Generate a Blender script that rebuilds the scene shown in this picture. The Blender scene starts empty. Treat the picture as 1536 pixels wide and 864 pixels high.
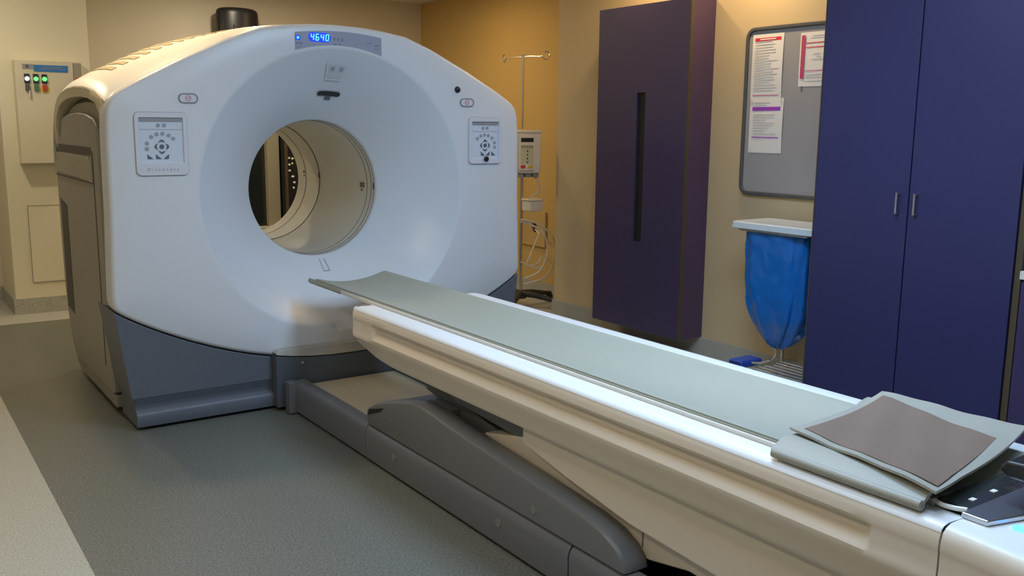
import bpy, bmesh, math, random
from mathutils import Vector, Matrix
random.seed(7)
S = bpy.context.scene
COL = S.collection
PI = math.pi

# ------------------------------------------------------------------ camera
cam_d = bpy.data.cameras.new('camera'); cam = bpy.data.objects.new('camera', cam_d); COL.objects.link(cam)
cr = Vector((0.8222845, -0.5689937, 0.0097177)); cu = Vector((0.0892586, 0.1458199, 0.9852763)); cf = Vector((0.5620331, 0.8093100, -0.1706930))
mw = Matrix(((cr.x, cu.x, -cf.x, -1.94), (cr.y, cu.y, -cf.y, -4.28), (cr.z, cu.z, -cf.z, 1.38), (0, 0, 0, 1)))
cam.matrix_world = mw
cam_d.sensor_width = 36; cam_d.lens = 32.875; cam_d.clip_start = .05
S.camera = cam
S.view_settings.view_transform = 'Standard'; S.view_settings.look = 'None'
S.view_settings.exposure = 0.0; S.view_settings.gamma = 1.0
S.view_settings.use_curve_mapping = False

# ------------------------------------------------------------------ world and room lamps
wd = bpy.data.worlds.new('world'); S.world = wd; wd.use_nodes = True
wd.node_tree.nodes['Background'].inputs[0].default_value = (.8, .85, 1, 1)
wd.node_tree.nodes['Background'].inputs[1].default_value = .15
CEIL = 2.53
COOL = (.50, .72, 1.0); WARM = (1.0, .70, .36); NEUT = (1.0, .86, .64)
def area(x, y, sx, sy, power, col, z=CEIL - .03, spread=180, rot=(0, 0, 0)):
    l = bpy.data.lights.new('ceiling_light_lamp', 'AREA'); l.shape = 'RECTANGLE'; l.size = sx; l.size_y = sy
    l.energy = power; l.color = col; l.spread = math.radians(spread)
    o = bpy.data.objects.new('ceiling_light_lamp', l); COL.objects.link(o); o.location = (x, y, z); o.rotation_euler = rot
    return o
def spot(x, y, power, col, ang=90, tgt=None, z=CEIL - .05, r=.05, blend=.6):
    l = bpy.data.lights.new('downlight_lamp', 'SPOT'); l.energy = power; l.color = col
    l.spot_size = math.radians(ang); l.spot_blend = blend; l.shadow_soft_size = r
    o = bpy.data.objects.new('downlight_lamp', l); COL.objects.link(o); o.location = (x, y, z)
    if tgt: o.rotation_euler = (Vector(tgt) - Vector((x, y, z))).to_track_quat('-Z', 'Y').to_euler()
    return o
PANELS = [(.25, -2.3, .6, 1.5, 41, COOL), (-.9, -3.3, .6, 1.2, 9, COOL)]
DOWN = [(-1.0, .50, 52, WARM, 110), (-.25, .85, 34, WARM, 120), (-1.34, -1.85, 24, NEUT, 150), (-2.6, -2.6, 62, NEUT, 150),
        (1.95, -.72, 30, WARM, 150), (1.95, .12, 22, WARM, 150), (1.75, 2.3, 36, WARM, 150), (-1.5, 2.3, 50, NEUT, 160),
        (.6, 2.9, 58, NEUT, 160)]
for a in PANELS: area(*a)
for (x, y, p_, c, a_) in DOWN:          # wide soft downlights
    if a_ >= 150:
        l = area(x, y, .2 if x < -1.3 and y < 0 else .11, .11, p_ * .27, c, z=CEIL - .015); l.data.shape = 'DISK'
    else: spot(x, y, p_, c, a_)

# ------------------------------------------------------------------ helpers
MATS = {}
def mat(name, col, rough=.5, metal=0, var=.0, vscale=8, bump=0, bscale=200, emit=None, est=0, trans=0, spec=.5, coat=0, alpha=1):
    m = bpy.data.materials.new(name); m.use_nodes = True; nt = m.node_tree
    b = nt.nodes['Principled BSDF']
    b.inputs['Base Color'].default_value = (*col, 1); b.inputs['Roughness'].default_value = rough
    b.inputs['Metallic'].default_value = metal; b.inputs['Specular IOR Level'].default_value = spec
    b.inputs['Transmission Weight'].default_value = trans; b.inputs['Coat Weight'].default_value = coat
    b.inputs['Alpha'].default_value = alpha
    if emit: b.inputs['Emission Color'].default_value = (*emit, 1); b.inputs['Emission Strength'].default_value = est
    tc = nt.nodes.new('ShaderNodeTexCoord')
    if var > 0:
        n = nt.nodes.new('ShaderNodeTexNoise'); n.inputs['Scale'].default_value = vscale; n.inputs['Detail'].default_value = 4
        nt.links.new(tc.outputs['Object'], n.inputs['Vector'])
        mx = nt.nodes.new('ShaderNodeMix'); mx.data_type = 'RGBA'
        mx.inputs[6].default_value = (*[max(0, c * (1 - var)) for c in col], 1)
        mx.inputs[7].default_value = (*[min(1, c * (1 + var)) for c in col], 1)
        nt.links.new(n.outputs['Fac'], mx.inputs[0]); nt.links.new(mx.outputs[2], b.inputs['Base Color'])
    if bump > 0:
        n2 = nt.nodes.new('ShaderNodeTexNoise'); n2.inputs['Scale'].default_value = bscale
        nt.links.new(tc.outputs['Object'], n2.inputs['Vector'])
        bp = nt.nodes.new('ShaderNodeBump'); bp.inputs['Strength'].default_value = bump; bp.inputs['Distance'].default_value = .002
        nt.links.new(n2.outputs['Fac'], bp.inputs['Height']); nt.links.new(bp.outputs['Normal'], b.inputs['Normal'])
    MATS[name] = m; return m

def speckle(name, c1, c2, c3=None, c4=None, rough=.45):
    """vinyl with fine chips; c3/c4 = the lighter border strip of the floor"""
    m = bpy.data.materials.new(name); m.use_nodes = True; nt = m.node_tree; b = nt.nodes['Principled BSDF']
    b.inputs['Roughness'].default_value = rough; b.inputs['Specular IOR Level'].default_value = .4
    g = nt.nodes.new('ShaderNodeNewGeometry')
    n = nt.nodes.new('ShaderNodeTexNoise'); n.inputs['Scale'].default_value = 130; n.inputs['Detail'].default_value = 3
    nt.links.new(g.outputs['Position'], n.inputs['Vector'])
    r = nt.nodes.new('ShaderNodeValToRGB'); r.color_ramp.elements[0].position = .38; r.color_ramp.elements[1].position = .64
    nt.links.new(n.outputs['Fac'], r.inputs[0])
    def mixc(a, bb):
        mx = nt.nodes.new('ShaderNodeMix'); mx.data_type = 'RGBA'; mx.inputs[6].default_value = (*a, 1); mx.inputs[7].default_value = (*bb, 1)
        nt.links.new(r.outputs[0], mx.inputs[0]); return mx
    A = mixc(c1, c2)
    if c3 is None:
        nt.links.new(A.outputs[2], b.inputs['Base Color'])
    else:
        B = mixc(c3, c4)
        sp = nt.nodes.new('ShaderNodeSeparateXYZ'); nt.links.new(g.outputs['Position'], sp.inputs[0])
        def cmp(out, op, v):
            q = nt.nodes.new('ShaderNodeMath'); q.operation = op; nt.links.new(out, q.inputs[0]); q.inputs[1].default_value = v; return q
        a1 = cmp(sp.outputs['X'], 'LESS_THAN', -1.455); a2 = cmp(sp.outputs['Y'], 'GREATER_THAN', 2.86); a3 = cmp(sp.outputs['X'], 'GREATER_THAN', 1.62)
        m1 = nt.nodes.new('ShaderNodeMath'); m1.operation = 'MAXIMUM'; nt.links.new(a1.outputs[0], m1.inputs[0]); nt.links.new(a2.outputs[0], m1.inputs[1])
        m2 = nt.nodes.new('ShaderNodeMath'); m2.operation = 'MAXIMUM'; nt.links.new(m1.outputs[0], m2.inputs[0]); nt.links.new(a3.outputs[0], m2.inputs[1])
        mx = nt.nodes.new('ShaderNodeMix'); mx.data_type = 'RGBA'
        nt.links.new(m2.outputs[0], mx.inputs[0]); nt.links.new(A.outputs[2], mx.inputs[6]); nt.links.new(B.outputs[2], mx.inputs[7])
        nt.links.new(mx.outputs[2], b.inputs['Base Color'])
    bp = nt.nodes.new('ShaderNodeBump'); bp.inputs['Strength'].default_value = .08; bp.inputs['Distance'].default_value = .001
    nt.links.new(n.outputs['Fac'], bp.inputs['Height']); nt.links.new(bp.outputs['Normal'], b.inputs['Normal'])
    MATS[name] = m; return m

def wloc(o):
    v = Vector((0, 0, 0))
    while o: v += o.location; o = o.parent
    return v
def tag(o, label=None, cat=None, group=None, kind=None):
    if label: o['label'] = label
    if cat: o['category'] = cat
    if group: o['group'] = group
    if kind: o['kind'] = kind
    return o
def thing(name, label, cat, loc, group=None):
    o = bpy.data.objects.new(name, None); COL.objects.link(o); o.location = loc; o.empty_display_size = .1
    return tag(o, label, cat, group)
def obj(name, bm, m, parent=None, smooth=40, bevel=0, seg=2, loc=None, kind=None):
    """all meshes are authored in room coordinates, then shifted to their owner's origin"""
    base = wloc(parent) if parent else Vector(loc or (0, 0, 0))
    bmesh.ops.recalc_face_normals(bm, faces=bm.faces)
    bmesh.ops.translate(bm, verts=bm.verts, vec=-base)
    me = bpy.data.meshes.new(name); bm.to_mesh(me); bm.free()
    mats = m if isinstance(m, (list, tuple)) else [m]
    for q in mats: me.materials.append(MATS[q])
    if smooth:
        for p in me.polygons: p.use_smooth = True
        me.set_sharp_from_angle(angle=math.radians(smooth))
    o = bpy.data.objects.new(name, me); COL.objects.link(o)
    if parent: o.parent = parent
    else: o.location = base
    if bevel:
        md = o.modifiers.new('bevel', 'BEVEL'); md.width = bevel; md.segments = seg; md.limit_method = 'ANGLE'; md.angle_limit = math.radians(35)
        md.harden_normals = True
    if kind: o['kind'] = kind
    return o
def B(): return bmesh.new()
def box(bm, a, b):
    x0, y0, z0 = a; x1, y1, z1 = b
    v = [bm.verts.new(p) for p in ((x0, y0, z0), (x1, y0, z0), (x1, y1, z0), (x0, y1, z0), (x0, y0, z1), (x1, y0, z1), (x1, y1, z1), (x0, y1, z1))]
    for f in ((0, 3, 2, 1), (4, 5, 6, 7), (0, 1, 5, 4), (1, 2, 6, 5), (2, 3, 7, 6), (3, 0, 4, 7)): bm.faces.new([v[i] for i in f])
    return bm
def bx(a, b): return box(B(), a, b)
def prism(bm, pts, axis, lo, hi):
    def P(p, t):
        return {0: (t, p[0], p[1]), 1: (p[0], t, p[1]), 2: (p[0], p[1], t)}[axis]
    a = [bm.verts.new(P(p, lo)) for p in pts]; b = [bm.verts.new(P(p, hi)) for p in pts]; n = len(pts)
    bm.faces.new(a); bm.faces.new(b[::-1])
    for i in range(n): bm.faces.new((a[i], a[(i + 1) % n], b[(i + 1) % n], b[i]))
    return bm
def loft(bm, rings, closed=True, cap0=True, cap1=True):
    vs = [[bm.verts.new(p) for p in r] for r in rings]
    for a, b in zip(vs, vs[1:]):
        n = len(a)
        for i in range(n if closed else n - 1): bm.faces.new((a[i], a[(i + 1) % n], b[(i + 1) % n], b[i]))
    if closed and cap0: bm.faces.new(vs[0][::-1])
    if closed and cap1: bm.faces.new(vs[-1])
    return vs
def frame_of(d):
    d = d.normalized(); up = Vector((0, 0, 1)) if abs(d.z) < .9 else Vector((1, 0, 0))
    s = d.cross(up).normalized(); return s, s.cross(d).normalized()
def tube(bm, pts, r, n=10, rads=None):
    pts = [Vector(p) for p in pts]; rings = []
    for i, p in enumerate(pts):
        d = (pts[min(i + 1, len(pts) - 1)] - pts[max(i - 1, 0)])
        s, t = frame_of(d); rr = rads[i] if rads else r
        if i and (s.dot(ps) < 0): s, t = -s, -t
        ps = s
        rings.append([p + s * rr * math.cos(2 * PI * k / n) + t * rr * math.sin(2 * PI * k / n) for k in range(n)])
    loft(bm, rings); return bm
def spline(pts, n=8):
    P = [Vector(p) for p in pts]; P = [P[0] * 2 - P[1]] + P + [P[-1] * 2 - P[-2]]; out = []
    for i in range(1, len(P) - 2):
        for k in range(n):
            t = k / n; a, b, c, d = P[i - 1:i + 3]
            out.append(.5 * ((2 * b) + (c - a) * t + (2 * a - 5 * b + 4 * c - d) * t * t + (3 * b - a - 3 * c + d) * t ** 3))
    out.append(P[-2]); return out
def cyl(bm, c, r, axis, lo, hi, n=24, sx=1, sy=1):
    pts = [(c[0] + r * sx * math.cos(2 * PI * k / n), c[1] + r * sy * math.sin(2 * PI * k / n)) for k in range(n)]
    return prism(bm, pts, axis, lo, hi)
def rrect(cx, cy, w, h, r, n=6):
    out = []
    for sx, sy, a0 in ((1, 1, 0), (-1, 1, 90), (-1, -1, 180), (1, -1, 270)):
        for k in range(n + 1):
            a = math.radians(a0 + 90 * k / n); out.append((cx + sx * (w / 2 - r) + r * math.cos(a), cy + sy * (h / 2 - r) + r * math.sin(a)))
    return out
def ringprism(bm, outer, inner, axis, lo, hi):
    def P(p, t): return {0: (t, p[0], p[1]), 1: (p[0], t, p[1]), 2: (p[0], p[1], t)}[axis]
    n = len(outer); V = {}
    for nm, pts in (('o', outer), ('i', inner)):
        for t in (lo, hi): V[nm, t] = [bm.verts.new(P(p, t)) for p in pts]
    for i in range(n):
        j = (i + 1) % n
        bm.faces.new((V['o', lo][i], V['o', lo][j], V['o', hi][j], V['o', hi][i]))
        bm.faces.new((V['i', lo][i], V['i', hi][i], V['i', hi][j], V['i', lo][j]))
        bm.faces.new((V['o', lo][i], V['i', lo][i], V['i', lo][j], V['o', lo][j]))
        bm.faces.new((V['o', hi][i], V['o', hi][j], V['i', hi][j], V['i', hi][i]))
    return bm
def interp(x, tab):
    if x <= tab[0][0]: return tab[0][1]
    for (a, b), (c, d) in zip(tab, tab[1:]):
        if x <= c: return b + (d - b) * (x - a) / (c - a)
    return tab[-1][1]
def text_bm(s, size, M4, ext=.0005, spacing=1.0, align='CENTER'):
    cu_ = bpy.data.curves.new('t', 'FONT'); cu_.body = s; cu_.size = size; cu_.extrude = ext; cu_.align_x = align; cu_.align_y = 'CENTER'
    cu_.space_character = spacing
    t = bpy.data.objects.new('t', cu_); COL.objects.link(t); bpy.context.view_layer.update()
    me = bpy.data.meshes.new_from_object(t.evaluated_get(bpy.context.evaluated_depsgraph_get()))
    bm = B(); bm.from_mesh(me); bmesh.ops.transform(bm, matrix=M4, verts=bm.verts)
    bpy.data.objects.remove(t); bpy.data.curves.remove(cu_); bpy.data.meshes.remove(me)
    return bm
FACE_MY = Matrix.Rotation(PI / 2, 4, 'X')                      # text in the XZ plane read from -Y
FACE_MX = Matrix.Rotation(-PI / 2, 4, 'Z') @ Matrix.Rotation(PI / 2, 4, 'X')   # read from -X

# ------------------------------------------------------------------ materials
speckle('floor_vinyl', (.115, .122, .108), (.205, .212, .185), (.38, .385, .345), (.52, .52, .46), rough=.42)
speckle('skirting_vinyl', (.36, .36, .32), (.50, .495, .43), rough=.55)
mat('wall_paint', (.62, .49, .29), .75, var=.03, vscale=3, bump=.1, bscale=300)
mat('alcove_paint', (.62, .42, .15), .75, var=.03, vscale=3, bump=.1, bscale=300)
mat('back_paint', (.70, .63, .50), .75, var=.03, vscale=3, bump=.1, bscale=300)
mat('column_paint', (.80, .74, .56), .6, var=.02, vscale=3)
mat('ceiling_paint', (.78, .74, .64), .85)
mat('shell_white', (.72, .755, .81), .34, var=.012, vscale=2.5, spec=.5)
mat('funnel_white', (.69, .74, .81), .27, spec=.5)
mat('end_white', (.66, .60, .45), .4)
mat('bore_plastic', (.70, .67, .58), .38, var=.02)
mat('seam', (.22, .19, .13), .6)
mat('blue_seam', (.10, .14, .30), .4)
mat('base_grey', (.125, .142, .175), .45, var=.03)
mat('cover_dark', (.10, .12, .15), .42)
mat('lip_grey', (.42, .41, .38), .45)
mat('side_grey', (.32, .30, .26), .42, var=.02)
mat('side_plate', (.36, .335, .27), .4)
mat('recess_dark', (.055, .055, .05), .5)
mat('liner_tan', (.36, .33, .25), .45)
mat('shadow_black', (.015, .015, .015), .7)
mat('display_grey', (.35, .38, .50), .3)
mat('display_mark', (.22, .25, .36), .4)
mat('led_glow', (.01, .03, .5), .4, emit=(.0, .04, .9), est=.9)
mat('led_digit', (.1, .4, 1), .4, emit=(.10, .50, 1), est=1.5)
mat('panel_frame', (.70, .72, .80), .3)
mat('panel_face', (.66, .73, .84), .35)
mat('panel_slot', (.32, .32, .36), .5)
mat('button_grey', (.33, .37, .42), .4)
mat('button_dark', (.12, .14, .18), .4)
mat('pill_ring', (.30, .28, .33), .4)
mat('outline_grey', (.46, .47, .54), .4)
mat('recess_blue', (.60, .63, .70), .4)
mat('vent_tan', (.40, .35, .26), .6)
mat('cap_grey', (.23, .235, .24), .4)
mat('pill_red', (.60, .38, .38), .4)
mat('black_plastic', (.018, .018, .02), .35)
mat('table_cream', (.78, .70, .60), .4, var=.015, vscale=3)
mat('table_top_lit', (.84, .86, .88), .3)
mat('rail_grey', (.155, .162, .18), .42, var=.02)
mat('arm_grey', (.165, .17, .178), .4, var=.02)
mat('plate_cream', (.52, .49, .39), .35, var=.05, vscale=5)
mat('cradle_olive', (.33, .315, .24), .4)
mat('cradle_rail', (.80, .78, .72), .25)
mat('mattress_vinyl', (.365, .385, .33), .5, var=.03, vscale=6, bump=.15, bscale=120)
mat('mat_vinyl', (.37, .36, .31), .5, var=.03, vscale=9, bump=.2, bscale=160)
mat('mat_brown', (.205, .14, .105), .6, var=.09, vscale=7, bump=.3, bscale=200)
mat('chrome', (.78, .77, .74), .18, metal=1)
mat('steel', (.60, .62, .65), .3, metal=1)
mat('glass_dark', (.03, .035, .035), .12, spec=.7)
mat('purple_laminate', (.055, .041, .112), .42, var=.06, vscale=5)
mat('blue_laminate', (.034, .034, .112), .38, var=.06, vscale=5)
mat('plum_laminate', (.085, .05, .11), .45, var=.05, vscale=5)
mat('edge_brown', (.09, .065, .035), .6)
mat('board_felt', (.36, .35, .36), .85, bump=.2)
mat('board_frame', (.10, .10, .10), .4)
mat('paper', (.86, .84, .80), .7)
mat('ink_red', (.75, .03, .05), .6)
mat('ink_pink', (.68, .18, .30), .6)
mat('ink_stripe', (.58, .07, .16), .6)
mat('ink_purple', (.38, .06, .55), .6)
mat('ink_grey', (.55, .54, .56), .7)
mat('tape', (.80, .80, .78), .3)
mat('bin_lid', (.62, .70, .76), .3)
mat('bag_blue', (.010, .20, .70), .22, var=.22, vscale=9, trans=.2, spec=.6)
mat('pedal_blue', (.02, .09, .55), .4)
mat('pump_white', (.80, .75, .65), .35)
mat('pump_face', (.62, .62, .42), .4)
mat('cable_white', (.72, .66, .52), .45)
mat('rubber_black', (.03, .028, .025), .55)
mat('plate_orange', (.60, .42, .17), .5)
mat('box_cream', (.70, .64, .47), .45)
mat('label_blue', (.03, .19, .52), .4)
mat('label_grey', (.30, .31, .31), .4)
mat('lamp_white', (.9, .9, 1), .3, emit=(.85, .85, 1), est=1.6)
mat('lamp_green', (.1, .9, .2), .3, emit=(.15, 1, .2), est=1.3)
mat('switch_red', (.5, .05, .03), .4)
mat('switch_yellow', (.70, .50, .05), .4)
mat('switch_green', (.08, .2, .1), .4)
mat('call_red', (.60, .05, .04), .4)
mat('lamp_panel', (1, 1, 1), .5, emit=COOL, est=4)
mat('lamp_warm', (1, 1, 1), .5, emit=WARM, est=4)
mat('glow_blue', (.1, .4, 1), .3, emit=(.15, .5, 1), est=1.5)
mat('rack_led', (.8, .8, .7), .4, emit=(.9, .85, .6), est=.12)
mat('frame_beige', (.55, .48, .34), .5)

# ================================================================== THE ROOM
XR, XA, YB, YC = 2.25, 2.64, 3.9, 1.2        # right wall, alcove wall, back wall, where the alcove starts
XL, YF = -3.6, -6.0
obj('floor', bx((XL, YF, -.1), (XA + .1, YB + .1, 0)), 'floor_vinyl', kind='structure', smooth=0)
obj('ceiling', bx((XL, YF, CEIL), (XA + .1, YB + .1, CEIL + .1)), 'ceiling_paint', kind='structure', smooth=0)
bm = prism(B(), [(XR, YF), (XR, YC), (XA, YC), (XA + .1, YC), (XA + .1, YF)], 2, 0, CEIL)
obj('wall_right', bm, 'wall_paint', kind='structure', smooth=0)
obj('wall_alcove', bx((XA, YC, 0), (XA + .1, YB + .1, CEIL)), 'alcove_paint', kind='structure', smooth=0)
# back wall with the dark glazed opening seen through the bore
W0, W1, WZ0, WZ1 = .55, 2.0, .47, 2.0
bm = B()
box(bm, (XL, YB, 0), (W0, YB + .1, CEIL)); box(bm, (W1, YB, 0), (XA, YB + .1, CEIL))
box(bm, (W0, YB, 0), (W1, YB + .1, WZ0)); box(bm, (W0, YB, WZ1), (W1, YB + .1, CEIL))
obj('wall_back', bm, 'back_paint', kind='structure', smooth=0)
obj('wall_left', bx((XL - .1, YF, 0), (XL, YB + .1, CEIL)), 'back_paint', kind='structure', smooth=0)
obj('wall_front', bx((XL, YF - .1, 0), (XA + .1, YF, CEIL)), 'back_paint', kind='structure', smooth=0)
obj('wall_column', bx((-1.10, 3.2, 0), (-.50, YB, CEIL)), 'column_paint', kind='structure', smooth=0, bevel=.004)
SKH = .105
obj('baseboard_right', bx((XR - .012, -1.495, 0), (XR, YC, SKH)), 'skirting_vinyl', kind='structure', smooth=0)
obj('baseboard_corner', bx((XR - .012, YC, 0), (XA, YC + .012, SKH)), 'skirting_vinyl', kind='structure', smooth=0)
obj('baseboard_alcove', bx((XA - .012, YC + .012, 0), (XA, YB, SKH)), 'skirting_vinyl', kind='structure', smooth=0)
bm = B(); box(bm, (XL, YB - .012, 0), (-1.112, YB, SKH)); box(bm, (-.488, YB - .012, 0), (XA - .012, YB, SKH))
obj('baseboard_back', bm, 'skirting_vinyl', kind='structure', smooth=0)
bm = B(); box(bm, (-1.112, 3.188, 0), (-.488, 3.2, SKH + .01)); box(bm, (-1.112, 3.2, 0), (-1.10, YB, SKH + .01)); box(bm, (-.50, 3.2, 0), (-.488, YB, SKH + .01))
obj('baseboard_column', bm, 'skirting_vinyl', kind='structure', smooth=0)

# control-room window at the back
w = obj('window_1', bx((W0, YB + .06, WZ0), (W1, YB + .075, WZ1)), 'glass_dark', kind='structure', smooth=0)
bm = B()
box(bm, (W0 - .05, YB - .015, WZ0 - .02), (W0 + .03, YB + .09, WZ1 + .05)); box(bm, (W1 - .03, YB - .015, WZ0 - .02), (W1 + .05, YB + .09, WZ1 + .05))
box(bm, (W0 + .03, YB - .015, WZ1 - .03), (W1 - .03, YB + .09, WZ1 + .05)); box(bm, (1.060, YB - .012, WZ0), (1.17, YB + .06, WZ1 - .03))
obj('window_frame', bm, 'frame_beige', w, bevel=.003)
obj('window_sill', bx((W0 - .08, YB - .08, WZ0 - .04), (W1 + .08, YB + .06, WZ0)), 'column_paint', w, bevel=.004)
rk = thing('equipment_rack', 'dark equipment rack with small lit switches seen through the scanner bore', 'equipment rack', (1.62, 3.55, 0))
RX0, RX1, RY0 = 1.00, 1.6, 3.30
obj('cabinet_body', box(bx((RX0, RY0 + .02, 0), (RX1, 3.395, 1.45)), (1.17, 3.395, 0), (RX1, 3.80, 1.45)), 'black_plastic', rk)
obj('door_frame', ringprism(B(), [(RX0, .02), (RX1, .02), (RX1, 1.44), (RX0, 1.44)], [(RX0 + .02, .05), (RX1 - .03, .05), (RX1 - .03, 1.41), (RX0 + .02, 1.41)], 1, RY0, RY0 + .02), 'edge_brown', rk)
for i, (xx, zz, ww) in enumerate([(1.03, 1.09, .014), (1.06, 1.085, .016), (1.03, 1.035, .016), (1.06, 1.045, .010), (1.03, .985, .018), (1.055, .935, .022), (1.07, .885, .016), (1.065, .84, .012)]):
    obj('indicator_light', bx((xx, RY0 + .012, zz), (xx + ww, RY0 + .02, zz + .014)), 'rack_led', rk, smooth=0)

# ceiling fittings (out of the frame, they light the room)
for i, (x, y, sx, sy, p_, c) in enumerate(PANELS):
    t = thing('ceiling_light', ['rectangular cool white ceiling light panel above the patient table', 'rectangular cool white ceiling light panel beside the camera'][i], 'ceiling light', (x, y, CEIL - .02))
    obj('frame', ringprism(B(), rrect(x, y, sx + .06, sy + .06, .01), rrect(x, y, sx, sy, .005), 2, CEIL - .025, CEIL), 'pump_white', t)
    obj('diffuser', bx((x - sx / 2, y - sy / 2, CEIL - .012), (x + sx / 2, y + sy / 2, CEIL - .004)), 'lamp_panel', t, smooth=0)
DL = ['above the left rear of the scanner', 'above the middle of the scanner', 'left of the patient table', 'over the left floor strip near the camera',
      'above the noticeboard', 'above the narrow purple wall cabinet', 'in front of the orange alcove', 'by the electrical panel', 'behind the scanner']
for i, (x, y, p_, c, a_) in enumerate(DOWN):
    t = thing('downlight', 'round warm recessed ceiling downlight ' + DL[i], 'downlight', (x, y, CEIL - .01), 'recessed ceiling downlights')
    obj('trim_ring', ringprism(B(), [(x + .07 * math.cos(k * PI / 12), y + .07 * math.sin(k * PI / 12)) for k in range(24)], [(x + .055 * math.cos(k * PI / 12), y + .055 * math.sin(k * PI / 12)) for k in range(24)], 2, CEIL - .012, CEIL), 'chrome', t)
    obj('lens', cyl(B(), (x, y), .054, 2, CEIL - .008, CEIL - .001), 'lamp_warm', t, smooth=0)

# ================================================================== THE SCANNER
ZC = 1.05
g = thing('scanner_gantry', 'large white and grey medical scanner with a wide round bore and blue digital display', 'medical scanner', (0, .7, 0))
HALF = [(0, 1.851), (.12, 1.848), (.244, 1.837), (.381, 1.816), (.528, 1.762), (.658, 1.70), (.728, 1.668), (.941, 1.556), (1.035, 1.499), (1.058, 1.466), (1.067, 1.42),
        (1.072, 1.3), (1.075, .97), (1.082, .76), (1.087, .564), (1.03, .527), (.96, .486), (.866, .438), (.76, .390), (.66, .351), (.56, .317), (.47, .291), (.36, .266), (.2, .235), (0, .225)]
OUT = HALF + [(-x, z) for x, z in HALF[-2:0:-1]]
N = 288
def ray_r(th):
    d = (math.sin(th), math.cos(th)); best = 0
    for (a, b), (c, e) in zip(OUT, OUT[1:] + OUT[:1]):
        ax, az, cx, cz = a, b - ZC, c, e - ZC
        ex, ez = cx - ax, cz - az; det = d[0] * (-ez) + ex * d[1]
        if abs(det) < 1e-9: continue
        t = (ax * (-ez) + ex * az) / det; s = (d[0] * az - d[1] * ax) / det
        if -1e-6 <= s <= 1 + 1e-6 and t > best: best = t
    return best
RAD = [ray_r(2 * PI * k / N) for k in range(N)]
RADS = [sum(RAD[(k + j) % N] * wgt for j, wgt in ((-2, .03), (-1, .17), (0, .6), (1, .17), (2, .03))) for k in range(N)]
def ring_at(y, rf): return [(math.sin(2 * PI * k / N) * rf(k), y, ZC + math.cos(2 * PI * k / N) * rf(k)) for k in range(N)]
R0 = .69
rings = [ring_at(.13, lambda k: RADS[k] - .03), ring_at(.13, lambda k: RADS[k] - .002)]
for y, e in ((.06, 0), (.025, .001), (.012, .005), (.004, .012), (0, .022)): rings.append(ring_at(y, lambda k, e=e: RADS[k] - e))
rings.append(ring_at(0, lambda k: .5 * (RADS[k] - .022) + .5 * (R0 + .012)))
rings.append(ring_at(0, lambda k: R0 + .012)); rings.append(ring_at(.002, lambda k: R0 + .003)); rings.append(ring_at(.006, lambda k: R0 - .004))
bm = B(); loft(bm, rings, cap0=False, cap1=False)
front = obj('front_cover', bm, 'shell_white', g, smooth=60)
def fy(r):
    k = (R0 - r) / .34; return .32 * (.75 * k + .25 * k * k)
rings = [ring_at(fy(R0 - .34 * k / 24 * .965) + .004, lambda q, k=k: R0 - .34 * k / 24 * .965) for k in range(0, 25)]
rings += [ring_at(y, lambda q, r=r: r) for y, r in ((.318, .3545), (.326, .3515), (.335, .350))]
bm = B(); loft(bm, rings, cap0=False, cap1=False)
funnel = obj('bore_funnel', bm, 'funnel_white', g, smooth=60)
def cylring(name, y0, y1, r, m, par, r1=None):
    r1 = r1 or r
    bm = B(); loft(bm, [ring_at(y0, lambda k: r), ring_at(y1, lambda k: r1)], cap0=False, cap1=False)
    return obj(name, bm, m, par, smooth=60)
def groove(name, y, wd_, r, m, par, d=.0015):
    bm = B(); rr = r - d
    loft(bm, [ring_at(y - wd_ / 2, lambda k: r), ring_at(y - wd_ / 2, lambda k: rr), ring_at(y + wd_ / 2, lambda k: rr), ring_at(y + wd_ / 2, lambda k: r)], cap0=False, cap1=False)
    return obj(name, bm, m, par, smooth=60)
fr = cylring('bore_front_ring', .335, .43, .350, 'bore_plastic', g)
groove('ring_seam', .340, .004, .350, 'seam', fr); groove('ring_seam', .375, .005, .350, 'blue_seam', fr); groove('ring_seam', .425, .004, .350, 'seam', fr)
mid = cylring('bore_liner', .43, 1.07, .3495, 'bore_plastic', g)
rr_ = cylring('bore_rear_ring', 1.07, 1.28, .348, 'bore_plastic', g, .346)
groove('ring_seam', 1.072, .006, .3475, 'seam', rr_); groove('ring_seam', 1.275, .006, .346, 'seam', rr_)
lip = cylring('bore_rear_lip', 1.28, 1.39, .345, 'bore_plastic', g, .340)
# marks inside the bore
def bore_mark(name, y, ang, wy, wa, m, par, r=.3485):
    bm = B(); a0, a1 = math.radians(ang) - wa / 2 / r, math.radians(ang) + wa / 2 / r
    v = [bm.verts.new((math.sin(a) * (r - dd), yy, ZC + math.cos(a) * (r - dd))) for dd in (0, .002) for yy, a in ((y - wy / 2, a0), (y + wy / 2, a0), (y + wy / 2, a1), (y - wy / 2, a1))]
    for f in ((0, 1, 2, 3), (4, 5, 6, 7), (0, 1, 5, 4), (1, 2, 6, 5), (2, 3, 7, 6), (3, 0, 4, 7)): bm.faces.new([v[i] for i in f])
    return obj(name, bm, m, par, smooth=0)
bore_mark('sensor_window', .485, 90, .055, .028, 'seam', mid); bore_mark('sensor_dot', .487, 94.6, .018, .014, 'seam', mid)
bore_mark('sensor_slot', .345, 90, .012, .035, 'black_plastic', fr, .3495); bore_mark('sensor_slot', 1.075, 86, .014, .03, 'black_plastic', rr_, .3465)
bore_mark('sensor_slot', 1.30, 84, .02, .016, 'black_plastic', lip, .345); bore_mark('sensor_slot', 1.30, 88, .02, .010, 'black_plastic', lip, .345)
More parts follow.
